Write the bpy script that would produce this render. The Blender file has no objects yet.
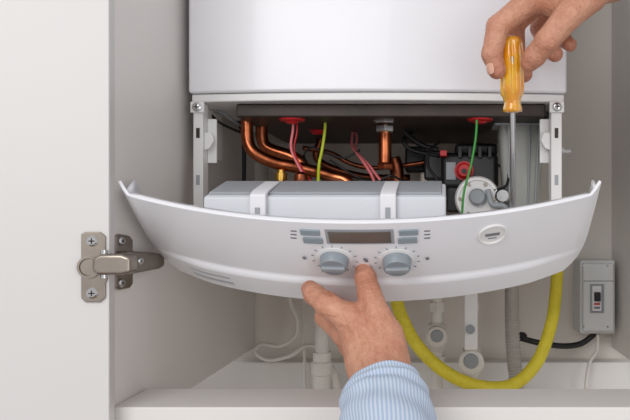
import bpy, math, numpy as np
from mathutils import Vector, Matrix
F=720.0; VX=443.0; VY=225.0
def P(px,py,D): return Vector(((px-VX)*D/F, D-0.8, (VY-py)*D/F))
def lin(c):
    return tuple(((v/255)/12.92 if v/255<=0.04045 else ((v/255+0.055)/1.055)**2.4) for v in c)+(1,)
scene=bpy.context.scene
try:
    scene.view_settings.view_transform='Standard'
except Exception: pass
# ---------------------------------------------------------------- materials
def mat(name,rgb,rough=0.5,metal=0.0,noise=0.0,nscale=20,bump=0.0,bscale=200,coat=0.0,trans=0.0,sss=0.0,rgb2=None,alpha=1.0):
    m=bpy.data.materials.new(name); m.use_nodes=True
    nt=m.node_tree; b=nt.nodes['Principled BSDF']
    b.inputs['Roughness'].default_value=rough; b.inputs['Metallic'].default_value=metal
    b.inputs['Coat Weight'].default_value=coat
    b.inputs['Transmission Weight'].default_value=trans
    b.inputs['Alpha'].default_value=alpha
    if sss>0:
        b.inputs['Subsurface Weight'].default_value=sss
        b.inputs['Subsurface Radius'].default_value=(1,0.35,0.2); b.inputs['Subsurface Scale'].default_value=0.004
    tc=nt.nodes.new('ShaderNodeTexCoord')
    n=nt.nodes.new('ShaderNodeTexNoise'); n.inputs['Scale'].default_value=nscale; n.inputs['Detail'].default_value=4
    nt.links.new(tc.outputs['Object'],n.inputs['Vector'])
    cr=nt.nodes.new('ShaderNodeMix'); cr.data_type='RGBA'
    c=lin(rgb); c2=lin(rgb2) if rgb2 else tuple(v*(1-noise) for v in c[:3])+(1,)
    cr.inputs[6].default_value=c; cr.inputs[7].default_value=c2
    mr=nt.nodes.new('ShaderNodeMapRange'); mr.inputs[1].default_value=0.35; mr.inputs[2].default_value=0.65
    nt.links.new(n.outputs[0],mr.inputs[0]); nt.links.new(mr.outputs[0],cr.inputs[0])
    nt.links.new(cr.outputs[2],b.inputs['Base Color'])
    if bump>0:
        n2=nt.nodes.new('ShaderNodeTexNoise'); n2.inputs['Scale'].default_value=bscale; n2.inputs['Detail'].default_value=3
        nt.links.new(tc.outputs['Object'],n2.inputs['Vector'])
        bp=nt.nodes.new('ShaderNodeBump'); bp.inputs['Strength'].default_value=bump; bp.inputs['Distance'].default_value=0.001
        nt.links.new(n2.outputs[0],bp.inputs['Height']); nt.links.new(bp.outputs[0],b.inputs['Normal'])
    return m
M={}
M['wall']=mat('wall_plaster',(230,224,216),0.8,noise=0.04,nscale=6,bump=0.15,bscale=150)
M['tile']=mat('sill_paint',(228,226,222),0.4,noise=0.03)
M['floor']=mat('floor_laminate',(150,130,110),0.5,noise=0.2)
M['cab']=mat('cabinet_laminate',(226,222,218),0.42,noise=0.015,nscale=5,bump=0.04,bscale=400)
M['door']=mat('door_laminate',(214,211,209),0.4,noise=0.015,nscale=4,bump=0.04,bscale=400)
M['white']=mat('white_enamel',(231,230,234),0.3,coat=0.15,noise=0.01)
M['panelw']=mat('white_abs_plastic',(236,236,240),0.26,coat=0.2,noise=0.01)
M['whitep']=mat('white_plastic_matte',(230,229,228),0.45,noise=0.03)
M['house']=mat('housing_plastic',(214,217,222),0.45,noise=0.03)
M['offw']=mat('pipe_white',(226,222,216),0.4,noise=0.05,nscale=40)
M['greyp']=mat('grey_plastic',(150,155,160),0.45,noise=0.03)
M['greylid']=mat('grey_lid',(158,162,167),0.5,noise=0.04)
M['faint']=mat('faint_print',(176,178,182),0.5)
M['knob']=mat('knob_grey',(140,148,155),0.4,noise=0.02)
M['btn']=mat('button_bluegrey',(140,152,160),0.4)
M['screen']=mat('lcd_screen',(92,88,84),0.15,coat=0.5)
M['ink']=mat('print_ink',(120,122,128),0.5)
M['nickel']=mat('nickel',(158,148,138),0.32,1.0,noise=0.12,nscale=60)
M['steel']=mat('steel',(196,196,196),0.2,1.0)
M['zinc']=mat('zinc_plate',(182,172,162),0.5,0.2,noise=0.12,nscale=15)
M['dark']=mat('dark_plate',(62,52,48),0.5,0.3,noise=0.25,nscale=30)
M['copper']=mat('copper',(206,122,82),0.28,1.0,rgb2=(150,82,54),nscale=60)
M['copperd']=mat('copper_dark',(150,84,58),0.35,1.0,rgb2=(100,58,42),nscale=60)
M['brass']=mat('brass',(200,160,80),0.28,1.0,noise=0.2)
M['black']=mat('black_rubber',(26,26,28),0.45,noise=0.2)
M['red']=mat('red_plastic',(190,28,34),0.35)
M['pink']=mat('pink_wire',(222,120,124),0.45)
M['green']=mat('green_wire',(60,150,60),0.45)
M['yg']=mat('earth_wire',(190,205,50),0.45)
M['yellow']=mat('gas_hose_yellow',(232,214,56),0.55,noise=0.1,nscale=50,bump=.5,bscale=500)
M['greyhose']=mat('grey_hose',(180,176,170),0.5,noise=0.06)
M['clear']=mat('translucent_trap',(182,184,178),0.25,noise=0.1,trans=0.25)
M['nail']=mat('nail',(222,170,148),0.22,coat=0.4)
M['amber']=mat('amber_acetate',(255,196,20),0.08,coat=0.8,trans=0.38,rgb2=(250,160,4),nscale=60)
M['switch']=mat('switch_box_plastic',(212,214,215),0.4)
def skin():
    m=mat('skin',(212,158,130),0.45,sss=0.12,rgb2=(195,136,108),nscale=38)
    nt=m.node_tree; b=nt.nodes['Principled BSDF']
    src=b.inputs['Base Color'].links[0].from_socket
    at=nt.nodes.new('ShaderNodeAttribute'); at.attribute_name='flush'
    mx=nt.nodes.new('ShaderNodeMix'); mx.data_type='RGBA'; mx.inputs[7].default_value=lin((184,100,80))
    mu=nt.nodes.new('ShaderNodeMath'); mu.operation='MULTIPLY'; mu.inputs[1].default_value=.6
    nt.links.new(at.outputs['Fac'],mu.inputs[0]); nt.links.new(mu.outputs[0],mx.inputs[0]); nt.links.new(src,mx.inputs[6])
    tc=nt.nodes.new('ShaderNodeTexCoord')
    # fine mottling
    n3=nt.nodes.new('ShaderNodeTexNoise'); n3.inputs['Scale'].default_value=260; n3.inputs['Detail'].default_value=6; nt.links.new(tc.outputs['Object'],n3.inputs['Vector'])
    mr=nt.nodes.new('ShaderNodeMapRange'); mr.inputs[1].default_value=.35; mr.inputs[2].default_value=.7; mr.inputs[3].default_value=0; mr.inputs[4].default_value=.28
    nt.links.new(n3.outputs[0],mr.inputs[0])
    mx2=nt.nodes.new('ShaderNodeMix'); mx2.data_type='RGBA'; mx2.inputs[7].default_value=lin((150,92,70))
    nt.links.new(mr.outputs[0],mx2.inputs[0]); nt.links.new(mx.outputs[2],mx2.inputs[6]); nt.links.new(mx2.outputs[2],b.inputs['Base Color'])
    vo=nt.nodes.new('ShaderNodeTexVoronoi'); vo.inputs['Scale'].default_value=520; nt.links.new(tc.outputs['Object'],vo.inputs['Vector'])
    n2=nt.nodes.new('ShaderNodeTexNoise'); n2.inputs['Scale'].default_value=110; n2.inputs['Detail'].default_value=6; n2.inputs['Distortion'].default_value=.6; nt.links.new(tc.outputs['Object'],n2.inputs['Vector'])
    b1=nt.nodes.new('ShaderNodeBump'); b1.inputs['Strength'].default_value=.6; b1.inputs['Distance'].default_value=.0007; nt.links.new(vo.outputs['Distance'],b1.inputs['Height'])
    b2=nt.nodes.new('ShaderNodeBump'); b2.inputs['Strength'].default_value=.8; b2.inputs['Distance'].default_value=.0028; nt.links.new(n2.outputs[0],b2.inputs['Height'])
    nt.links.new(b1.outputs[0],b2.inputs['Normal']); nt.links.new(b2.outputs[0],b.inputs['Normal'])
    return m
M['skin']=skin()
# shirt stripes
def shirt():
    m=bpy.data.materials.new('striped_cotton'); m.use_nodes=True; nt=m.node_tree; b=nt.nodes['Principled BSDF']
    uv=nt.nodes.new('ShaderNodeUVMap'); sep=nt.nodes.new('ShaderNodeSeparateXYZ'); nt.links.new(uv.outputs[0],sep.inputs[0])
    mu=nt.nodes.new('ShaderNodeMath'); mu.operation='MULTIPLY'; mu.inputs[1].default_value=2*math.pi*78; nt.links.new(sep.outputs[0],mu.inputs[0])
    si=nt.nodes.new('ShaderNodeMath'); si.operation='SINE'; nt.links.new(mu.outputs[0],si.inputs[0])
    mr=nt.nodes.new('ShaderNodeMapRange'); mr.inputs[1].default_value=-0.4; mr.inputs[2].default_value=0.4; nt.links.new(si.outputs[0],mr.inputs[0])
    mx=nt.nodes.new('ShaderNodeMix'); mx.data_type='RGBA'; mx.inputs[6].default_value=lin((196,206,220)); mx.inputs[7].default_value=lin((164,182,206))
    nt.links.new(mr.outputs[0],mx.inputs[0]); nt.links.new(mx.outputs[2],b.inputs['Base Color']); b.inputs['Roughness'].default_value=0.85
    return m
M['shirt']=shirt()
# ---------------------------------------------------------------- geometry helpers
def mk(name,verts,faces,m,smooth=True,uvs=None):
    me=bpy.data.meshes.new(name); me.from_pydata([tuple(v) for v in verts],[],[tuple(f) for f in faces]); me.update()
    ob=bpy.data.objects.new(name,me); scene.collection.objects.link(ob); me.materials.append(M[m] if isinstance(m,str) else m)
    if smooth:
        for p in me.polygons: p.use_smooth=True
    if uvs is not None:
        ul=me.uv_layers.new(name='UVMap')
        for l in me.loops: ul.data[l.index].uv=uvs[l.vertex_index]
    return ob
def wn(ob,w=0.002,seg=3,ang=30):
    b=ob.modifiers.new('bevel','BEVEL'); b.width=w; b.segments=seg; b.limit_method='ANGLE'; b.angle_limit=math.radians(ang); b.harden_normals=True
    return ob
def box(name,x0,x1,y0,y1,z0,z1,m,bev=0.0015,seg=3):
    v=[(x,y,z) for x in(x0,x1) for y in(y0,y1) for z in(z0,z1)]
    f=[(0,1,3,2),(4,6,7,5),(0,4,5,1),(2,3,7,6),(0,2,6,4),(1,5,7,3)]
    o=mk(name,v,f,m,True)
    return wn(o,bev,seg)
def obox(name,c,ax,ay,az,sx,sy,sz,m,bev=0.001):
    v=[c+ax*(sx*a)+ay*(sy*b)+az*(sz*d) for a in(-.5,.5) for b in(-.5,.5) for d in(-.5,.5)]
    f=[(0,1,3,2),(4,6,7,5),(0,4,5,1),(2,3,7,6),(0,2,6,4),(1,5,7,3)]
    return wn(mk(name,v,f,m,True),bev,2)
def extr(name,pts,axis,a0,a1,m,bev=0.001,seg=3):
    n=len(pts)
    def mkv(p,a):
        if axis=='z': return (p[0],p[1],a)
        if axis=='x': return (a,p[0],p[1])
        return (p[0],a,p[1])
    v=[mkv(p,a0) for p in pts]+[mkv(p,a1) for p in pts]
    f=[tuple(range(n)),tuple(range(2*n-1,n-1,-1))]+[(i,i+n,(i+1)%n+n,(i+1)%n) for i in range(n)]
    o=mk(name,v,f,m,True)
    import bmesh
    bm=bmesh.new(); bm.from_mesh(o.data); bmesh.ops.recalc_face_normals(bm,faces=bm.faces); bm.to_mesh(o.data); bm.free()
    return wn(o,bev,seg)
def frame(d):
    d=d.normalized(); a=Vector((0,0,1)) if abs(d.z)<.9 else Vector((1,0,0))
    s=d.cross(a).normalized(); t=s.cross(d).normalized(); return s,t
def lathe(name,c,d,prof,m,n=32,sides=None):
    d=d.normalized(); s,t=frame(d); n=sides or n; v=[];f=[]
    for (a,r) in prof:
        for i in range(n):
            th=2*math.pi*i/n; v.append(c+d*a+(s*math.cos(th)+t*math.sin(th))*r)
    for k in range(len(prof)-1):
        for i in range(n):
            j=(i+1)%n; f.append((k*n+i,k*n+j,(k+1)*n+j,(k+1)*n+i))
    f.append(tuple(range(n-1,-1,-1))); f.append(tuple((len(prof)-1)*n+i for i in range(n)))
    o=mk(name,v,f,m,True); 
    e=o.modifiers.new('es','EDGE_SPLIT'); e.split_angle=math.radians(35)
    return o
def catmull(pts,n=10):
    pts=[Vector(p) for p in pts]
    if len(pts)==2: return [pts[0].lerp(pts[1],i/n) for i in range(n+1)]
    out=[]; q=[pts[0]*2-pts[1]]+pts+[pts[-1]*2-pts[-2]]
    for i in range(1,len(q)-2):
        p0,p1,p2,p3=q[i-1:i+3]
        for k in range(n):
            t=k/n; out.append(0.5*((2*p1)+(p2-p0)*t+(2*p0-5*p1+4*p2-p3)*t*t+(3*p1-p0-3*p2+p3)*t**3))
    out.append(pts[-1]); return out
def tube(name,pts,r,m,n=10,sides=16,rf=None,smooth=True):
    path=catmull(pts,n); v=[];f=[]
    d=(path[1]-path[0]).normalized(); s,_=frame(d); L=0; k=len(path)
    for i,p in enumerate(path):
        d=(path[min(i+1,k-1)]-path[max(i-1,0)]).normalized()
        s=(s-d*s.dot(d)).normalized(); t=d.cross(s)
        if i: L+=(p-path[i-1]).length
        rr=rf(L,i/(k-1)) if rf else r
        for j in range(sides):
            th=2*math.pi*j/sides; v.append(p+(s*math.cos(th)+t*math.sin(th))*rr)
    for i in range(k-1):
        for j in range(sides):
            a=(j+1)%sides; f.append((i*sides+j,i*sides+a,(i+1)*sides+a,(i+1)*sides+j))
    f.append(tuple(range(sides-1,-1,-1))); f.append(tuple((k-1)*sides+i for i in range(sides)))
    return mk(name,v,f,m,smooth)
def group(name,parts):
    e=bpy.data.objects.new(name,None); scene.collection.objects.link(e); e.empty_display_size=0.05
    for p in parts: p.parent=e
    return e
X=lambda px,D:(px-VX)*D/F
Z=lambda py,D:(VY-py)*D/F
# ---------------------------------------------------------------- room + cabinet
YB=0.32
box('wall_back',-1.6,1.6,YB,YB+.1,-1.5,1.1,'wall',0.0005)
box('floor',-1.6,1.6,-1.6,YB+.1,-1.6,-1.5,'floor',0.0005)
XL=-.2924; XR=.262
side_l=box('side_board_a',XL-.018,XL,-.164,YB-.002,-.19,.75,'cab',.0008)
side_r=box('side_board_b',XR,XR+.018,-.164,YB-.002,-.19,.75,'cab',.0008)
rail=box('front_rail',XL+.0005,XR-.0005,-.164,-.092,-.42,-.161,'cab',.0012)
top=box('top_board',XL,XR,-.164,YB-.002,.73,.748,'cab',.0008)
legl=box('lower_side_a',XL-.018,XL-.0002,-.164,-.092,-1.5,-.1905,'cab',.0008)
legr=box('lower_side_b',XR+.0002,XR+.018,-.164,-.092,-1.5,-.1905,'cab',.0008)
group('cabinet',[side_l,side_r,rail,top,legl,legr])
# open door
E=Vector((-.2862,-.1665,0)); ang=math.radians(190)
dd=Vector((math.cos(ang),math.sin(ang),0))
door=obox('slab',E+dd*.225+Vector((0,-.0105,-.1)),dd,Vector((-dd.y,dd.x,0)),Vector((0,0,1)),.45,.018,1.7,'door',.0012)
group('cabinet_door',[door])
# sill behind pipes
sill=box('sill',XL-.3,.9,YB-.03,YB-.0005,-.75,Z(362,1.09),'tile',.003)
group('tiled_ledge',[sill])
# ---------------------------------------------------------------- hinge
def on_door(px,py,off=0.0):
    fn=Vector((-dd.y,dd.x,0)); 
    if fn.y>0: fn=-fn
    p0=E+Vector((0,-.0105,0))+fn*.009
    cam=Vector((0,-.8,0)); r=P(px,py,1.0)-cam
    t=(p0-cam).dot(fn)/r.dot(fn); return cam+r*t+fn*off, fn
hp=[]
c0,fn=on_door(94,267,.002)
def dpt(px,py,off): return on_door(px,py,off)[0]
out=[(82,234),(86,232),(101,232),(106,236),(106,252),(108,256),(108,279),(106,283),(106,297),(101,302),(86,302),(82,298)]
def prism(name,v0,ex,m,b=.0007):
    n=len(v0); v=v0+[q+ex for q in v0]
    f=[tuple(range(n)),tuple(range(2*n-1,n-1,-1))]+[(i,i+n,(i+1)%n+n,(i+1)%n) for i in range(n)]
    o=mk(name,v,f,m,True)
    import bmesh
    bm=bmesh.new(); bm.from_mesh(o.data); bmesh.ops.recalc_face_normals(bm,faces=bm.faces); bm.to_mesh(o.data); bm.free()
    return wn(o,b,3)
hp.append(prism('cup_flange',[dpt(a,b_,0.0002) for a,b_ in out],fn*.0022,'nickel'))
def screw(name,c,d,r,m='steel'):
    a=lathe(name,c,d,[(0,r),(.0012,r),(.0022,r*.7),(.0022,r*.001)],m,24)
    s,t=frame(d)
    b1=obox(name+'_slot_a',c+d*.0021,s,t,d.normalized(),r*1.1,r*.25,.0006,'dark',.0001)
    b2=obox(name+'_slot_b',c+d*.0021,t,s,d.normalized(),r*1.1,r*.25,.0006,'dark',.0001)
    return [a,b1,b2]
for i,(a,b_) in enumerate([(93,241),(93,293)]): hp+=screw('flange_screw_%d'%i,dpt(a,b_,.0022),fn,.0045)
hp.append(lathe('cup',dpt(90,267,.0022),fn,[(0,.0095),(.002,.0093),(.002,.0075),(.0005,.007),(.0005,.0001)],'nickel',32))
hp.append(extr('knuckle_arm',[(X(93,.605),Z(258,.605)),(X(100,.605),Z(254,.605)),(X(122,.605),Z(254,.605)),(X(131,.605),Z(257,.605)),(X(131,.605),Z(273,.605)),(X(122,.605),Z(275,.605)),(X(97,.605),Z(275,.605)),(X(92,.605),Z(270,.605))],'y',-.197,-.180,'nickel',.003,4))
hp.append(lathe('pin_a',P(104,250,.612),Vector((0,0,-1)),[(0,.003),(.024,.003)],'steel',16))
def sp(px,py,off=0.0):
    D=(XL+off)/((px-VX)/F); return Vector((XL+off,D-.8,Z(py,D)))
def splate(name,pts,o0,o1,m,b=.0007):
    return prism(name,[sp(a,b_,o0) for a,b_ in pts],Vector((o1-o0,0,0)),m,b)
hp.append(splate('mounting_plate',[(113,236),(117,234),(127,236),(130,240),(130,250),(134,254),(134,272),(130,275),(130,284),(127,288),(117,290),(113,288)],0.0002,.003,'nickel'))
hp.append(splate('hinge_arm',[(114,253),(122,251),(152,253),(157,255),(157,266),(152,269),(124,274),(114,275)],.003,.011,'nickel',.002))
hp+=screw('arm_screw',sp(140,261,.011),Vector((1,-.4,0)).normalized(),.0032)
hp+=screw('plate_screw_a',sp(121,241,.003),Vector((1,-.2,0)).normalized(),.004)
hp+=screw('plate_screw_b',sp(121,283,.003),Vector((1,-.2,0)).normalized(),.004)
group('cabinet_hinge',hp)
# ---------------------------------------------------------------- boiler casing
bx0=X(188,.8); bx1=X(567,.8); cx=(bx0+bx1)/2; hw=(bx1-bx0)/2
def casing(inset,yoff,z0,z1,m,name,bow=.03,yback=.29,bev=.005):
    pts=[]
    for i in range(33):
        u=-1+2*i/32
        pts.append((cx+u*(hw-inset),yoff-bow*(1-abs(u)**2)))
    pts+=[(bx1-inset,yback),(bx0+inset,yback)]
    return extr(name,pts,'z',z0,z1,m,bev,4)
bp=[]
bp.append(casing(0,0.000,.1465,.70,'white','front_casing',bow=.013,bev=.0035))
bp.append(casing(.0025,.004,.137,.146,'whitep','casing_lip',bow=.013,bev=.002))
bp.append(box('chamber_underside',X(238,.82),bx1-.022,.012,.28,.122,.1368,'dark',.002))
bp.append(box('back_plate',bx0+.02,bx1-.01,.283,.2895,-.03,.1368,'zinc',.001))
bp.append(box('bottom_tray',bx0+.02,bx1-.01,.02,.2825,-.034,-.03,'zinc',.001))
def bracket(nm,xa,xb,sgn):
    ps=[]
    ps.append(box(nm+'_post',xa,xb,.0,.018,-.05,.1365,'whitep',.0012))
    ps.append(box(nm+'_flange',(xb if sgn>0 else xa-.0105),(xb+.0105 if sgn>0 else xa),.0145,.018,.07,.12,'whitep',.001))
    ps.append(box(nm+'_web',(xa if sgn>0 else xb-.002),(xa+.002 if sgn>0 else xb),.018,.1,.08,.1365,'whitep',.0008))
    xm=(xa+xb)/2
    ps.append(box(nm+'_foot',xa-.002,xb+.002,-.0035,.0,Z(113,.8),Z(102,.8),'whitep',.001))
    ps+=screw(nm+'_screw',Vector((xm,-.0036,Z(107.5,.8))),Vector((0,-1,0)),.0050)
    ps.append(box(nm+'_notch',xm-.002,xm+.002,-.0006,.0,Z(138,.8),Z(128,.8),'dark',.0002))
    ps.append(box(nm+'_notch_low',xm-.002,xm+.002,-.0006,.0,Z(185,.8),Z(175,.8),'greylid',.0002))
    ps.append(extr(nm+'_hook',[(xb,Z(132,.8)),(xb+.008*sgn,Z(132,.8)),(xb+.011*sgn,Z(140,.8)),(xb+.006*sgn,Z(148,.8)),(xb,Z(150,.8))] if sgn>0 else [(xa,Z(132,.8)),(xa-.008,Z(132,.8)),(xa-.011,Z(140,.8)),(xa-.006,Z(148,.8)),(xa,Z(150,.8))],'y',.004,.007,'whitep',.001))
    return ps
bp+=bracket('bracket_a',X(193,.8),X(203,.8),1)
bp+=bracket('bracket_b',X(551,.8),X(562,.8),-1)
bp.append(lathe('side_bolt',Vector((X(560,.9),.1,Z(153,.9))),Vector((1,0,0)),[(0,.0065),(.005,.0065),(.005,.0045),(.013,.0045)],'steel',sides=6))
def T(nm,pts,rpx,m,**k):
    D=sum(p[2] for p in pts)/len(pts)
    return tube(nm,[P(*p) for p in pts],rpx*D/F,m,**k)
bp.append(T('copper_pipe_a',[(247,100,.86),(247,122,.86),(248,142,.86),(256,154,.86),(275,163,.865),(300,168,.87),(330,176,.88),(350,186,.88),(354,230,.88)],6,'copper'))
bp.append(T('copper_pipe_b',[(262,100,.9),(262,120,.9),(262,138,.9),(268,148,.9),(290,156,.9),(302,164,.9),(306,185,.9),(306,225,.9)],6,'copper'))
bp.append(T('drain_tube',[(234,100,.95),(237,118,.95),(240,124,.95),(244,150,.95),(243,235,.97)],2,'black'))
bp.append(T('capillary',[(303,148,.95),(330,153,.95),(352,164,.95),(375,168,.95),(400,166,.95),(440,160,.95)],2.4,'copperd'))
bp.append(T('copper_pipe_d',[(385,112,.9),(385,140,.9),(385,168,.9)],6.5,'copper'))
bp.append(T('copper_pipe_e',[(393,158,.93),(397,175,.93),(397,235,.93)],7,'copperd'))
bp.append(T('copper_pipe_f',[(300,118,1.02),(320,135,1.02),(318,160,1.02),(360,176,1.02),(410,178,1.02)],3.5,'copperd'))
for nm,px,py,D,r,h,m in [('nut_a',384,118,.84,.0135,.010,'steel'),('nut_b',385,129,.86,.0115,.008,'steel'),('nut_c',247,114,.86,.009,.007,'copper'),('nut_d',262,112,.9,.009,.01,'copper'),('nut_e',385,166,.9,.010,.008,'copper')]:
    bp.append(lathe(nm,P(px,py,D)+Vector((0,0,h/2)),Vector((0,0,-1)),[(0,r*.92),(.001,r),(h-.001,r),(h,r*.92)],m,sides=6))
for i,(px,D) in enumerate([(292,.83),(480,.83),(317,.93)]):
    bp.append(lathe('red_grommet_%d'%i,Vector((X(px,D),D-.8,.122)),Vector((0,0,-1)),[(0,.015 if i<2 else .010),(.002,.014 if i<2 else .009),(.003,.008),(.005,.006)],'red',28))
W=lambda nm,pts,r,m: bp.append(T(nm,pts,r,m))
W('wire_pink_a',[(292,108,.84),(293,128,.84),(291,148,.84),(298,165,.84),(310,186,.84)],1.3,'pink')
W('wire_pink_a2',[(295,108,.845),(297,130,.845),(294,150,.845),(302,168,.845),(314,186,.845)],1.0,'red')
W('wire_earth',[(324,112,.86),(325,128,.86),(322,150,.86),(319,165,.86),(318,190,.84)],1.5,'yg')
W('wire_pink_b',[(344,118,.95),(352,130,.95),(352,146,.92),(362,160,.88),(372,176,.86),(376,190,.84)],1.4,'pink')
W('wire_pink_c',[(340,112,.95),(356,134,.95),(356,150,.92),(368,164,.88),(380,180,.86)],1.2,'pink')
W('wire_green',[(477,108,.82),(476,135,.82),(471,165,.82),(464,192,.82),(462,215,.82)],1.2,'green')
W('wire_black_a',[(400,112,.93),(403,130,.93),(420,144,.93),(438,150,.93)],2.6,'black')
W('wire_black_b',[(420,112,.95),(416,128,.95),(404,140,.93),(412,150,.93),(440,156,.93)],2,'black')
W('wire_black_c',[(360,150,.9),(345,158,.9),(330,154,.9),(312,148,.9),(304,156,.9),(312,170,.88),(330,186,.86)],1.1,'black')
W('wire_black_d',[(330,160,.9),(345,170,.9),(360,178,.9),(378,180,.88),(392,176,.88),(410,186,.86)],1.2,'black')
W('wire_black_e',[(440,142,.9),(430,150,.88),(428,165,.87),(436,178,.86),(446,190,.85),(442,206,.84)],1.5,'black')
W('wire_black_f',[(498,165,.89),(508,172,.87),(506,186,.86),(494,190,.855)],1.4,'black')
W('wire_grey',[(210,108,.86),(226,115,.86),(238,124,.88),(246,128,.9)],1.3,'greyp')
W('wire_grey_b',[(210,114,.86),(222,124,.86),(244,134,.9)],1.3,'black')
bp.append(lathe('brass_fitting',P(281,170,.86),Vector((0,0,-1)),[(0,.005),(.004,.005),(.004,.0075),(.012,.0075),(.012,.006),(.06,.006)],'brass',20))
bp.append(lathe('copper_bulb',P(301,172,.84),Vector((0,0,-1)),[(0,.004),(.003,.0075),(.01,.009),(.016,.007),(.05,.006)],'copperd',20))
def rb(nm,px0,px1,py0,py1,D0,D1,m,bev=.003): 
    Dm=D0; return box(nm,X(px0,Dm),X(px1,Dm),D0-.8,D1-.8,Z(py1,Dm),Z(py0,Dm),m,bev,4)
bp.append(rb('pump_motor',441,499,152,190,.9,1.0,'black',.008))
bp.append(rb('pump_cap',455,498,143,156,.92,.99,'black',.005))
bp.append(rb('pump_plug',424,446,150,180,.93,.97,'black',.004))
bp.append(rb('pump_label',446,456,162,180,.898,.902,'greyp',.001))
bp.append(rb('pump_connector',447,470,187,212,.87,.9,'black',.003))
bp.append(rb('valve_coil',405,426,146,172,.97,1.0,'black',.004))
bp.append(rb('valve_block',420,448,172,200,.94,.99,'zinc',.004))
bp.append(rb('red_plug_body',440,447,150,156,.885,.9,'red',.001))
for i in range(4): bp.append(rb('motor_fin_%d'%i,458+i*10,462+i*10,146,158,.895,.92,'black',.001))
yv=Vector((0,-1,0))
bp.append(lathe('red_knob',P(464,171,.9),yv,[(0,.012),(.004,.012),(.004,.010),(.012,.009),(.014,.007),(.014,.0001)],'red',28))
bp.append(lathe('red_knob_hub',P(464,171,.885),yv,[(0,.003),(.003,.003)],'black',16))
bp.append(lathe('gauge_body',P(477,199,.87),yv,[(0,.027),(.012,.027),(.016,.025),(.016,.022),(.014,.022),(.014,.0001)],'whitep',40))
bp.append(lathe('gauge_hub',P(477,197,.855),yv,[(0,.010),(.006,.010),(.008,.008),(.008,.0001)],'greyp',28))
for i in range(6):
    a=i*math.pi/3; bp.append(lathe('gauge_screw_%d'%i,P(477+17*math.cos(a),199+17*math.sin(a),.856),yv,[(0,.0024),(.003,.002)],'nickel',10))
bp.append(T('pump_bleed',[(488,190,.85),(492,204,.845),(503,206,.845),(510,214,.85)],3,'greyp'))
bp.append(lathe('steel_knob',P(502,196,.86),yv,[(0,.009),(.008,.009),(.010,.007),(.010,.0001)],'steel',24))
def trap():
    D0=.865; n=20; ps=[]
    lv=[(108,498,551,.02),(122,500,550,.02),(135,499,546,.02),(205,505,540,.02),(240,508,536,.018)]
    v=[];f=[]
    for py,a,b,dy in lv:
        for k in range(n):
            th=2*math.pi*k/n; c_,s_=math.cos(th),math.sin(th)
            ex=math.copysign(abs(c_)**.45,c_); ey=math.copysign(abs(s_)**.45,s_)
            x=(X(a,D0)+X(b,D0))/2+ex*(X(b,D0)-X(a,D0))/2; v.append((x,D0-.8+.02+ey*dy,Z(py,D0)))
    for i in range(len(lv)-1):
        for k in range(n): j=(k+1)%n; f.append((i*n+k,(i+1)*n+k,(i+1)*n+j,i*n+j))
    f.append(tuple(range(n))); f.append(tuple((len(lv)-1)*n+k for k in range(n-1,-1,-1)))
    o=mk('siphon_trap_body',v,f,'clear'); e=o.modifiers.new('es','EDGE_SPLIT'); e.split_angle=math.radians(40); ps.append(o)
    ps.append(box('siphon_collar',X(494,D0),X(554,D0),D0-.803,D0-.75,Z(125,D0),Z(119,D0),'greyp',.002))
    for q in (507,530,539): ps.append(tube('siphon_rib',[Vector((X(q,D0),D0-.801,Z(127,D0))),Vector((X(q-(q-520)*.25,D0),D0-.801,Z(214,D0)))],.0011,'greylid',sides=8))
    ps.append(box('siphon_head',X(503,D0),X(548,D0),D0-.795,D0-.74,Z(116,D0),Z(104,D0),'dark',.003))
    return ps
bp+=trap()
# ---------------------------------------------------------------- control panel
A0=(-.170,.0290); B0=(-.058,-.040)
def S(u,v,off=0.0):
    b=1-abs(u)**2.1
    bow=((-.030-.010*v)*b,(-.0265-.003*v)*b)
    y=A0[0]+(B0[0]-A0[0])*v+bow[0]; z=A0[1]+(B0[1]-A0[1])*v+bow[1]
    nb=.004*math.sin(math.pi*min(max(v,0),1))
    fold=.0045*max(0,min(1,(v-.66)/.04)) if v<.70 else .0045
    y+=(nb+fold*min(1,(1-abs(u))*4))*-.53; z+=(nb+fold*min(1,(1-abs(u))*4))*-.85
    z+=.010*max(0,(abs(u)-.955)/.045)**1.3*(1-v)
    return Vector((cx+u*hw,y,z))
def Sn(u,v):
    e=.004; a=S(u+e,v)-S(u-e,v); b=S(u,v+e)-S(u,v-e); n=a.cross(b).normalized()
    if n.y>0: n=-n
    return n,a.normalized(),b.normalized()
NU,NV=96,50
vs=[];fs=[]
for j in range(NV+1):
    v=j/NV
    for i in range(NU+1):
        u=-1+2*i/NU
        r=max(0,(v-.55)/.45); lim_=1-.075*r**2.5
        vs.append(S(u*lim_,v))
Wd=NU+1
for j in range(NV):
    for i in range(NU): fs.append((j*Wd+i,j*Wd+i+1,(j+1)*Wd+i+1,(j+1)*Wd+i))
shell=mk('fascia',vs,fs,'panelw')
sm=shell.modifiers.new('s','SOLIDIFY'); sm.thickness=.003; sm.offset=0
wn(shell,.0008,2,50)
def rim(nm,edge,vec,m='panelw',th=.0025):
    v=[];f=[]; n=len(edge)
    for p in edge: v.append(p); 
    for p in edge: v.append(p+vec)
    for i in range(n-1): f.append((i,i+1,n+i+1,n+i))
    o=mk(nm,v,f,m); s_=o.modifiers.new('s','SOLIDIFY'); s_.thickness=th; s_.offset=0; return o
cp=[shell]
def lim(v): return 1-.075*max(0,(v-.55)/.45)**2.5
cp.append(rim('rim_a',[S(-.997*lim(v),v) for v in [k/20 for k in range(2,21)]],Vector((0,.018,.012))))
cp.append(rim('rim_b',[S(.997*lim(v),v) for v in [k/20 for k in range(2,21)]],Vector((0,.018,.012))))
cp.append(rim('rim_bottom',[S(.997*lim(1)*(-1+k/24),1) for k in range(49)],Vector((0,.016,.012))))
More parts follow.
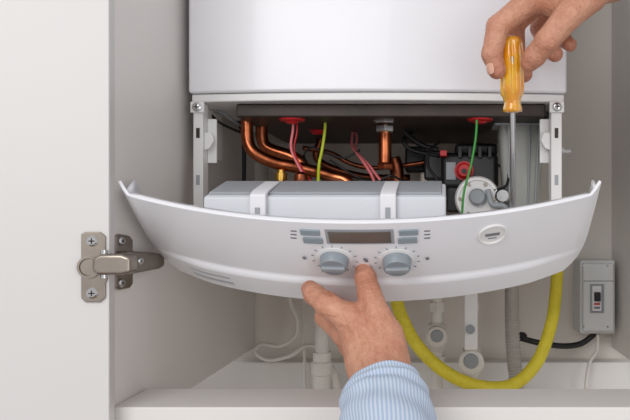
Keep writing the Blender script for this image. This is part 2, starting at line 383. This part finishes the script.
cp.append(rim('rim_top',[S(.95*(-1+k/24),0.005) for k in range(49)],Vector((0,.010,.002))))
def find(px,py):
    u,v=0.,.5
    def proj(u,v):
        p=S(u,v); D=p.y+.8; return VX+p.x*F/D, VY-p.z*F/D
    for _ in range(30):
        a,b=proj(u,v); e=1e-3
        a1,b1=proj(u+e,v); a2,b2=proj(u,v+e)
        J=np.array([[(a1-a)/e,(a2-a)/e],[(b1-b)/e,(b2-b)/e]])
        d=np.linalg.solve(J,np.array([px-a,py-b])); u=float(np.clip(u+d[0],-.99,.99)); v=float(np.clip(v+d[1]*.7,0,1))
    return u,v
def patch(nm,u0,u1,v0,v1,m,off=.0022,th=.0012,n=10):
    v_=[];f=[]
    for j in range(n+1):
        for i in range(n+1):
            u=u0+(u1-u0)*i/n; v=v0+(v1-v0)*j/n; v_.append(S(u,v)+Sn(u,v)[0]*off)
    for j in range(n):
        for i in range(n): a=j*(n+1)+i; f.append((a,a+1,a+n+2,a+n+1))
    o=mk(nm,v_,f,m); s_=o.modifiers.new('s','SOLIDIFY'); s_.thickness=th; s_.offset=0
    wn(o,.0003,2,50); return o
def ppatch(nm,px0,py0,px1,py1,m,off=.002,th=.001):
    u0,v0=find((px0+px1)/2,py0); u1,v1=find((px0+px1)/2,py1)
    ua,_=find(px0,(py0+py1)/2); ub,_=find(px1,(py0+py1)/2)
    return patch(nm,ua,ub,v0,v1,m,off,th)
cp.append(ppatch('display_bezel',326,228,394,242.5,'greylid',.0016,.001))
cp.append(ppatch('display',329,230,391,241,'screen',.0022,.001))
for i,(a,b) in enumerate([(301,228),(304,236),(399,228),(398,236)]):
    cp.append(ppatch('button_%d'%i,a,b,a+19,b+5,'btn',.0022,.002))
for i,(a,b) in enumerate([(291,229),(291,232.5),(291,236),(424,229),(424,232.5),(424,236)]):
    cp.append(ppatch('print_%d'%i,a,b,a+6,b+1.2,'ink',.0016,.0004))
for k,(kx,ky) in enumerate([(335,256),(397,257)]):
    u,v=find(kx,ky+1); v=min(v,.6); n_,tu,tv=Sn(u,v); c_=S(u,v)+n_*.0015
    cp.append(lathe('knob_dish_%d'%k,c_,n_,[(0,.0165),(.001,.0165),(.0014,.0155),(.0014,.0001)],'whitep',48))
    cp.append(lathe('knob_%d'%k,c_,n_,[(.001,.0130),(.009,.0122),(.0105,.0112),(.0105,.0001)],'knob',40))
    cp.append(obox('knob_grip_%d'%k,c_+n_*.0115,tu,tv,n_,.021,.006,.004,'greyp',.0012))
    tvp=n_.cross(tu)
    for i in range(13):
        a=math.radians(-150+i*25)
        dvec=(tu*math.sin(a)+(tvp if tvp.z>0 else -tvp)*math.cos(a))
        s2=n_.cross(dvec)
        cp.append(obox('tick_%d_%d'%(k,i),c_+dvec*.0195+n_*.0008,dvec,s2,n_,.0022,.0007,.0006,'ink',.0001))
    for s_ in(-1,1):
        cp.append(obox('symbol_%d_%d'%(k,s_),c_+tu*(.027*s_)+n_*.0005,tu,tvp,n_,.003,.0035,.0005,'ink',.0001))
u,v=find(492,233); n_,tu,tv=Sn(u,v); c_=S(u,v)
cp.append(lathe('gauge_ring',c_,n_,[(.001,.0135),(.003,.0130),(.003,.0115),(.0016,.011),(.0016,.0001)],'whitep',40))
cp.append(obox('gauge_print',c_+n_*.0019,tu,tv,n_,.013,.0035,.0004,'ink',.0001))
cp.append(obox('gauge_print_b',c_+n_*.0019+tv*.005,tu,tv,n_,.008,.001,.0004,'ink',.0001))
cp.append(ppatch('label',196,272,228,273.6,'faint',.0016,.0004)); cp.append(ppatch('label_b',200,277,232,279,'faint',.0016,.0004))
bxa=X(205,.67); bxb=X(446,.67)
cp.append(extr('pcb_housing',[(-.135,-.004),(-.135,.026),(-.128,.028),(-.075,.0415),(-.058,.036),(-.055,-.016),(-.10,-.014)],'x',bxa,bxb,'house',.002))
cp.append(extr('housing_lid',[(-.126,.0287),(-.126,.0307),(-.072,.0445),(-.062,.0425),(-.0745,.0418)],'x',bxa+.002,bxb-.004,'greylid',.0008))
for i,(a,b) in enumerate([(250,266),(380,396)]):
    xa,xb=X(a,.66),X(b,.66)
    cp.append(extr('clip_%d'%i,[(-.142,-.008),(-.142,.028),(-.132,.0325),(-.085,.0435),(-.085,.041),(-.13,.030),(-.1355,.025),(-.1355,-.008)],'x',xa,xb,'white',.001))
    cp.append(box('clip_slot_%d'%i,xa+.005,xb-.005,-.1426,-.1419,.006,.016,'greylid',.0002))
cp.append(box('arm_a',bx0+.018,bx0+.021,-.075,-.002,-.028,-.016,'whitep',.001))
cp.append(box('arm_b',bx1-.021,bx1-.018,-.075,-.002,-.028,-.016,'whitep',.001))
for p in cp: bp.append(p)
group('gas_boiler',bp)
# ---------------------------------------------------------------- lower plumbing
def G(nm,parts): return group(nm,parts)
z0=-.0345
def top_at(px,D): return Vector((X(px,D),D-.8,z0))
p=[tube('pipe',[top_at(322,1.0),P(322,300,1.0),P(322,345,1.0),P(322,372,1.0)],7*1/F,'offw'),
   lathe('elbow_collar',P(322,352,1.0),Vector((0,0,-1)),[(0,.0125),(.012,.0125),(.014,.015),(.03,.015),(.032,.012),(.12,.012)],'offw',28),
   lathe('upper_collar',P(322,318,1.0),Vector((0,0,-1)),[(0,.011),(.010,.011)],'offw',28),
   tube('drop',[P(326,366,1.0),P(334,384,1.02),P(338,430,1.03),P(338,520,1.03)],6.5/F,'offw')]
G('water_pipe',p)
def valve(nm,px,pyv,D,rv,mt='greyp'):
    q=[tube('pipe',[top_at(px,D),P(px,330,D),P(px,440,D),P(px,560,D)],6*D/F,'offw'),
       lathe('union_nut',P(px,302,D),Vector((0,0,-1)),[(0,.0115),(.013,.0115)],'offw',sides=6),
       lathe('body',P(px,pyv-14,D),Vector((0,0,-1)),[(0,.009),(.004,.013),(.034,.013),(.040,.009)],'offw',28),
       lathe('handle',P(px,pyv,D-.012),Vector((0,-1,0)),[(0,rv),(.012,rv),(.014,rv*.85),(.014,.0001)],'offw',32),
       lathe('handle_cap',P(px,pyv,D-.026),Vector((0,-1,0)),[(0,rv*.6),(.003,rv*.55),(.003,.0001)],mt,24),
       lathe('lower_nut',P(px,pyv+20,D),Vector((0,0,-1)),[(0,.012),(.014,.012)],'offw',sides=6)]
    return G(nm,q)
valve('shutoff_valve',437,336,1.0,.0145)
valve('shutoff_valve',471,361,.98,.017)
G('pipe_bracket',[box('plate',X(463,1.0),X(476,1.0),.150,.154,Z(348,.97),z0,'whitep',.002),
   lathe('cap',Vector((X(470,.96),.150,Z(328,.96))),Vector((0,-1,0)),[(0,.006),(.004,.006),(.004,.0001)],'greyp',20)])
G('corrugated_hose',[tube('hose',[top_at(512,1.02),P(512,320,1.02),P(514,360,1.02),P(517,400,1.02),P(518,560,1.02)],.010,'greyhose',n=60,rf=lambda L,t:.0100+.0009*math.sin(L*2*math.pi/.0045))])
G('gas_hose',[tube('hose',[Vector((X(396,.95),.15,z0)),P(396,292,.95),P(401,315,.945),P(417,345,.94),P(444,371,.93),P(478,386,.93),P(512,385,.94),P(537,362,.95),P(551,325,.97),P(556,290,.99),Vector((X(558,1.0),.2,z0))],6.4*.95/F,'yellow',n=60,sides=20,rf=lambda L,t:6.4*.95/F+.00018*math.sin(L*2*math.pi/.0042)),
  lathe('end_nut',Vector((X(396,.95),.15,z0)),Vector((0,0,-1)),[(0,.012),(.014,.012)],'brass',sides=6),
  lathe('end_nut_b',Vector((X(558,1.0),.2,z0)),Vector((0,0,-1)),[(0,.012),(.014,.012)],'brass',sides=6)])
G('power_cable',[tube('cable',[P(520,338,1.07),P(540,343,1.07),P(562,346,1.08),P(580,344,1.09),P(592,336,1.09),P(597,330,1.085)],3/F*1.05,'black'),
  lathe('plug',P(516,335,1.07),Vector((1,0,-.25)),[(0,.006),(.012,.007),(.016,.004)],'black',16)])
G('white_cable',[tube('loop',[Vector((X(286,1.03),.23,z0)),P(290,300,1.03),P(297,318,1.04),P(296,336,1.05),P(280,346,1.06),P(262,344,1.07),P(256,352,1.07),P(268,360,1.06),P(290,356,1.05),P(306,346,1.05),P(320,350,1.06),P(332,372,1.07),P(336,420,1.08)],2.0*1.05/F,'offw'),
 tube('run',[Vector((X(300,1.05),.25,z0)),P(303,300,1.05),P(304,340,1.06),P(306,420,1.07)],1.6*1.05/F,'offw')])
G('white_cable',[tube('run',[P(598,334,1.08),P(597,350,1.08),P(590,362,1.07),P(586,385,1.06),P(584,430,1.06)],1.8*1.05/F,'offw')])
D0=1.07
sx0,sx1=X(579,D0),X(614,D0); sz0,sz1=Z(333,D0),Z(260,D0)
q=[box('base',sx0,sx1,.262,YB-.0005,sz0,sz1,'switch',.003,4),
   box('cover',sx0+.003,sx1-.003,.255,.264,sz0+.004,sz1-.004,'switch',.003,4),
   box('seam',sx0+.004,sx1-.004,.2545,.2552,Z(281.5,D0-.015),Z(280.5,D0-.015),'greyp',.0001),
   box('window',X(590,D0-.015),X(604,D0-.015),.2535,.2555,Z(313,D0-.015),Z(284,D0-.015),'greyp',.0008),
   box('breaker',X(592.5,D0-.02),X(601.5,D0-.02),.250,.2545,Z(311,D0-.02),Z(286,D0-.02),'white',.0008),
   box('toggle',X(594,D0-.02),X(600,D0-.02),.244,.251,Z(301,D0-.02),Z(292,D0-.02),'black',.0008),
   box('red_mark',X(594,D0-.02),X(600,D0-.02),.2496,.2502,Z(305,D0-.02),Z(303,D0-.02),'red',.0001),
   box('label',X(594,D0-.02),X(600,D0-.02),.2496,.2502,Z(309,D0-.02),Z(306.5,D0-.02),'ink',.0001)]
for i,(a,b) in enumerate([(584,266),(608,266),(584,327),(608,327)]): q.append(lathe('screw_%d'%i,P(a,b,D0-.018)+Vector((0,.004,0)),yv,[(0,.0018),(.0016,.0016)],'steel',12))
G('electrical_switch_box',q)
# ---------------------------------------------------------------- screwdriver
a=P(511,36,.712); b=P(512.5,113,.72); dv=(b-a).normalized(); L=(b-a).length
s_,t_=frame(dv); v=[];f=[]; NS=72
prof=[(0,.004),(.001,.008),(.003,.0102),(.008,.0117),(.016,.0122),(.05,.0122),(.057,.0115),(.061,.0090),(.066,.0084),(.071,.0098),(.0745,.0098),(L-.001,.0075),(L,.005)]
for al,r in prof:
    for i in range(NS):
        th=2*math.pi*i/NS; g=1
        if .007<al<.06: g=1-.17*max(0,math.cos(6*th))**2
        v.append(a+dv*al+(s_*math.cos(th)+t_*math.sin(th))*r*g)
for k in range(len(prof)-1):
    for i in range(NS): j=(i+1)%NS; f.append((k*NS+i,k*NS+j,(k+1)*NS+j,(k+1)*NS+i))
f.append(tuple(range(NS-1,-1,-1))); f.append(tuple((len(prof)-1)*NS+i for i in range(NS)))
hd=mk('handle',v,f,'amber')
tip=P(513.5,208,.745); ax=(tip-b).normalized()
bl=lathe('shaft',b-ax*.055,ax,[(0,.0030),((tip-b).length+.039,.0030),((tip-b).length+.049,.0024),((tip-b).length+.055,.0008)],'steel',20)
G('screwdriver',[hd,bl])
# ---------------------------------------------------------------- hands (implicit surface -> one continuous mesh)
def smin(a,b,k):
    h=np.clip(.5+.5*(b-a)/k,0,1); return b*(1-h)+a*h-k*h*(1-h)
def build_sdf(name,palm,fingers,h=.0009,kp=.008,kf=.0010,joints=(),flush=(),ridges=()):
    allp=[q for c in palm for q in c]+[q for c in fingers for q in c]
    A=np.array([list(q[0]) for q in allp]); R=max(q[1] for q in allp)+.006
    lo=A.min(0)-R; hi=A.max(0)+R; n=np.ceil((hi-lo)/h).astype(int)+1
    gx=(lo[0]+h*np.arange(n[0])).astype(np.float32)[:,None,None]; gy=(lo[1]+h*np.arange(n[1])).astype(np.float32)[None,:,None]; gz=(lo[2]+h*np.arange(n[2])).astype(np.float32)[None,None,:]
    def seg(p,q):
        (a,ra),(b,rb)=p,q; d=b-a; dd_=d.dot(d)+1e-12
        px,py,pz=gx-a.x,gy-a.y,gz-a.z
        t=np.clip((px*d.x+py*d.y+pz*d.z)/dd_,0,1)
        return np.sqrt((px-t*d.x)**2+(py-t*d.y)**2+(pz-t*d.z)**2)-(ra+(rb-ra)*t)
    def chain(c,k):
        r=None
        for i in range(len(c)-1):
            s=seg(c[i],c[i+1]); r=s if r is None else smin(r,s,k)
        return r
    P_=None
    for c in palm:
        s=chain(c,.004); P_=s if P_ is None else smin(P_,s,.010)
    Fg=None
    for c in fingers:
        s=chain(c,.0025); Fg=s if Fg is None else smin(Fg,s,kf)
    V=smin(P_,Fg,kp)
    for c,amp,wd in ridges:   # tendons / veins raise the skin a little
        s=chain([(q,0.0) for q in c],.002)
        V=V-amp*np.exp(-(s/wd)**2)
    for (J,Aax,amp,rad) in joints:
        px,py,pz=gx-J.x,gy-J.y,gz-J.z
        t=px*Aax.x+py*Aax.y+pz*Aax.z
        w=np.exp(-(px**2+py**2+pz**2)/(rad*rad)); V=V+amp*w*np.cos(2*np.pi*t/.0036)
    ins=V<0
    nx,ny,nz=[s-1 for s in V.shape]
    acc=np.zeros((nx,ny,nz,3),np.float32); cnt=np.zeros((nx,ny,nz),np.float32)
    cs=[(i,j,k) for i in(0,1) for j in(0,1) for k in(0,1)]
    for a_ in cs:
        for axx in range(3):
            if a_[axx]==1: continue
            b_=list(a_); b_[axx]=1
            va=V[a_[0]:a_[0]+nx,a_[1]:a_[1]+ny,a_[2]:a_[2]+nz]; vb=V[b_[0]:b_[0]+nx,b_[1]:b_[1]+ny,b_[2]:b_[2]+nz]
            m_=(va<0)!=(vb<0); t=np.where(m_,va/np.where(m_,va-vb,1),0)
            for q in range(3):
                acc[...,q]+=np.where(m_,a_[q]+(t if q==axx else 0),0)
            cnt+=m_
    act=cnt>0; idx=-np.ones((nx,ny,nz),np.int64); ii=np.argwhere(act); idx[act]=np.arange(len(ii))
    verts=lo+h*(ii+acc[act]/cnt[act][:,None])
    faces=[]
    for axx in range(3):
        sl0=[slice(None)]*3; sl1=[slice(None)]*3; sl0[axx]=slice(0,-1); sl1[axx]=slice(1,None)
        m_=ins[tuple(sl0)]!=ins[tuple(sl1)]
        e=np.argwhere(m_); o1,o2=(axx+1)%3,(axx+2)%3
        ok=(e[:,o1]>0)&(e[:,o2]>0)&(e[:,o1]<V.shape[o1]-1)&(e[:,o2]<V.shape[o2]-1); e=e[ok]
        inside0=ins[e[:,0],e[:,1],e[:,2]]
        def g(d1,d2):
            q=e.copy(); q[:,o1]-=d1; q[:,o2]-=d2; return idx[q[:,0],q[:,1],q[:,2]]
        quad=np.stack([g(1,1),g(0,1),g(0,0),g(1,0)],1)
        quad[~inside0]=quad[~inside0][:,::-1]; faces.append(quad)
    faces=np.concatenate(faces)
    o=mk(name,verts.tolist(),faces.tolist(),'skin')
    fl=np.zeros(len(verts),np.float32)
    for c_,r_,s_ in flush:
        fl=np.maximum(fl,s_*np.exp(-((verts-np.array(list(c_)))**2).sum(1)/(r_*r_)))
    at=o.data.attributes.new('flush','FLOAT','POINT'); at.data.foreach_set('value',fl)
    s=o.modifiers.new('sm','SMOOTH'); s.factor=.5; s.iterations=1
    return o
def N(px,py,D,r): return (P(px,py,D),r)
def nail(nm,c,along,nor,w,l):
    along=along.normalized(); nor=(nor-along*nor.dot(along)).normalized(); sd=along.cross(nor)
    v=[];f=[];n=12
    for j in range(n+1):
        for i in range(n+1):
            x=-1+2*i/n; y=-1+2*j/n
            xx=x*math.sqrt(1-.35*y*y); yy=y*math.sqrt(1-.35*x*x)
            v.append(c+sd*(xx*w/2)+along*(yy*l/2)-nor*(xx*xx*w*.18+ (yy*yy)*l*.05))
    for j in range(n):
        for i in range(n): a_=j*(n+1)+i; f.append((a_,a_+1,a_+n+2,a_+n+1))
    o=mk(nm,v,f,'nail'); s=o.modifiers.new('s','SOLIDIFY'); s.thickness=.0006; s.offset=0; return o
def jt(a,b,amp=.0006,rad=.010): return (a[0],(b[0]-a[0]).normalized(),amp,rad)
def fls(fs): 
    o=[]
    for c in fs:
        o.append((c[-1][0],.011,1.0)); o.append((c[1][0],.012,.6)); o.append((c[2][0],.011,.6)); o.append((c[0][0],.014,.5))
    return o
def sleeve(nm,pts,radf,seed=0):
    path=catmull(pts,24); k=len(path); ns=96; v=[];f=[];uv=[]
    d=(path[1]-path[0]).normalized(); s,_=frame(d)
    rows=[]
    for i,p in enumerate(path):
        d=(path[min(i+1,k-1)]-path[max(i-1,0)]).normalized(); s=(s-d*s.dot(d)).normalized(); t=d.cross(s); rows.append((p,s.copy(),t,i/(k-1)))
    rows=[(rows[0][0]+(rows[1][0]-rows[0][0])*.6,rows[0][1],rows[0][2],-1)]+rows
    for (p,s,t,q) in rows:
        for j in range(ns+1):
            th=2*math.pi*j/ns; r=radf(max(q,0))
            if q<0: r-=.003
            r*=1+.02*math.sin(3*th+q*9+seed)+.012*math.sin(7*th-q*14)+.03*math.sin(q*26+2*th)
            v.append(p+(s*math.cos(th)+t*math.sin(th))*r); uv.append((j/ns,max(q,0)))
    w=ns+1
    for i in range(len(rows)-1):
        for j in range(ns): f.append((i*w+j,i*w+j+1,(i+1)*w+j+1,(i+1)*w+j))
    return mk(nm,v,f,'shirt',uvs=uv)
# ----- lower (left) hand
thumb=[N(388,344,.618,.0135),N(378,317,.622,.0118),N(369,292,.632,.0102),N(365.5,278,.642,.0096),N(364,271,.648,.0080)]
index=[N(354,322,.625,.0122),N(327,304,.630,.0106),N(314,294,.643,.0093),N(310,289,.654,.0080)]
middle=[N(346,334,.640,.0118),N(326,317,.668,.0100),N(327,311,.698,.0086),N(335,310,.720,.0076)]
ring=[N(351,346,.652,.0112),N(341,331,.688,.0094),N(344,318,.714,.0084),N(352,315,.732,.0074)]
pinky=[N(362,354,.660,.0100),N(356,340,.692,.0084),N(359,328,.710,.0074),N(365,322,.724,.0066)]
palm=[[N(371,362,.618,.0215),N(351,326,.632,.0125)],[N(384,362,.618,.0190),N(385,336,.622,.0155)],[N(374,360,.63,.021),N(350,335,.648,.012)],
      [N(378,360,.638,.018),N(362,350,.66,.010)],[N(368,325,.630,.0130),N(356,316,.630,.011)],[N(375,362,.62,.021),N(381,392,.60,.0215),N(385,450,.55,.026)],[N(388,364,.62,.018),N(389,392,.60,.019)]]
hl=build_sdf('skin',palm,[thumb,index,middle,ring,pinky],joints=[jt(thumb[2],thumb[3],.0007,.010),jt(index[1],index[2],.0007,.010),jt(index[2],index[3],.0004,.007),jt(thumb[1],thumb[2],.0003,.01),jt(index[0],index[1],.00025,.01)],
   flush=fls([thumb,index,middle,ring,pinky]),
   ridges=[([P(383,372,.588),P(384,345,.603),P(378,320,.609)],.0016,.003),([P(368,372,.588),P(360,345,.606),P(353,326,.613)],.0016,.003),([P(376,368,.590),P(372,345,.600),P(362,328,.612)],.0009,.002)])
nl=[nail('thumb_nail',P(364,269.5,.6390),P(364,266,.65)-P(366,284,.636),Vector((0,-1,.25)),.0120,.0135),
    nail('index_nail',P(307,286,.646),P(309,284,.66)-P(313,295,.640),Vector((-.5,-.8,.5)),.010,.011)]
sl=sleeve('shirt_sleeve',[P(382,387,.598),P(385,404,.585),P(388,440,.555),P(392,520,.50)],lambda q:.0325+.010*q)
G('human_hand',[hl,sl]+nl)
# ----- upper (right) hand
thumb=[N(590,-4,.690,.0155),N(568,16,.680,.0135),N(547,41,.680,.0116),N(535,56,.690,.0105),N(530,62,.695,.0092)]
index=[N(538,-6,.700,.0130),N(498,27,.700,.0114),N(492,54,.700,.0102),N(497,70,.704,.0090)]
middle=[N(548,-8,.722,.0125),N(514,24,.740,.0110),N(516,58,.748,.0098),N(524,74,.742,.0088)]
ring=[N(562,-4,.738,.0118),N(540,28,.762,.0102),N(548,48,.752,.0092),N(555,54,.736,.0082)]
pinky=[N(578,2,.748,.0105),N(560,26,.770,.0088),N(564,40,.762,.0080),N(570,45,.750,.0070)]
palm=[[N(610,-30,.705,.024),N(538,-10,.704,.0140)],[N(612,-28,.715,.022),N(550,-10,.722,.014)],[N(612,-24,.722,.020),N(566,-4,.736,.013)],[N(612,-20,.725,.018),N(580,2,.744,.011)],
      [N(600,-14,.70,.018),N(574,4,.69,.0135)],[N(610,-28,.712,.026),N(660,-75,.69,.028)],[N(556,-2,.70,.013),N(575,4,.70,.013)],[N(545,0,.705,.012),N(566,10,.70,.012)]]
hr=build_sdf('skin',palm,[thumb,index,middle,ring,pinky],joints=[jt(thumb[2],thumb[3],.0007),jt(index[1],index[2],.0007),jt(index[2],index[3],.0004,.008),jt(ring[1],ring[2])],flush=fls([thumb,index,middle,ring,pinky]))
nl=[nail('thumb_nail',P(532,57,.6818),P(528,62,.70)-P(545,42,.684),Vector((-.45,-.9,-.1)),.0125,.0135),
    nail('index_nail',P(489,69,.6965),P(496,74,.706)-P(492,54,.702),Vector((-.8,-.7,0)),.0105,.011)]
sr=sleeve('shirt_sleeve',[P(642,-58,.697),P(670,-85,.685),P(740,-150,.65)],lambda q:.037+.010*q,2)
G('human_hand',[hr,sr]+nl)
# ---------------------------------------------------------------- shift to real height
for o in scene.objects:
    if o.parent is None: o.location.z+=1.5
# ---------------------------------------------------------------- lights
w=bpy.data.worlds.new('w'); scene.world=w; w.use_nodes=True
w.node_tree.nodes['Background'].inputs[0].default_value=lin((240,240,243)); w.node_tree.nodes['Background'].inputs[1].default_value=.76
def area(nm,loc,tgt,size,en,col=(1,1,1)):
    l=bpy.data.lights.new(nm,'AREA'); l.size=size; l.energy=en; l.color=col
    o=bpy.data.objects.new(nm,l); scene.collection.objects.link(o); o.location=loc
    o.rotation_euler=(Vector(tgt)-Vector(loc)).to_track_quat('-Z','Y').to_euler()
area('key_light',(-.7,-2.0,2.3),(0,0,1.45),1.1,18,(1,.99,.98))  # soft area key, upper left behind the camera; no window modelled
area('room_light',(.9,-1.9,1.5),(0,0,1.35),1.0,6,(1,.98,.96))
cam=bpy.data.cameras.new('camera'); co=bpy.data.objects.new('camera',cam); scene.collection.objects.link(co); scene.camera=co
co.location=(0,-.8,1.5); co.rotation_euler=(math.pi/2,0,0); cam.sensor_width=36; cam.sensor_fit='HORIZONTAL'; cam.lens=F*36/630
cam.shift_x=-(VX-315)/630; cam.shift_y=(VY-210)/630; cam.clip_start=.02
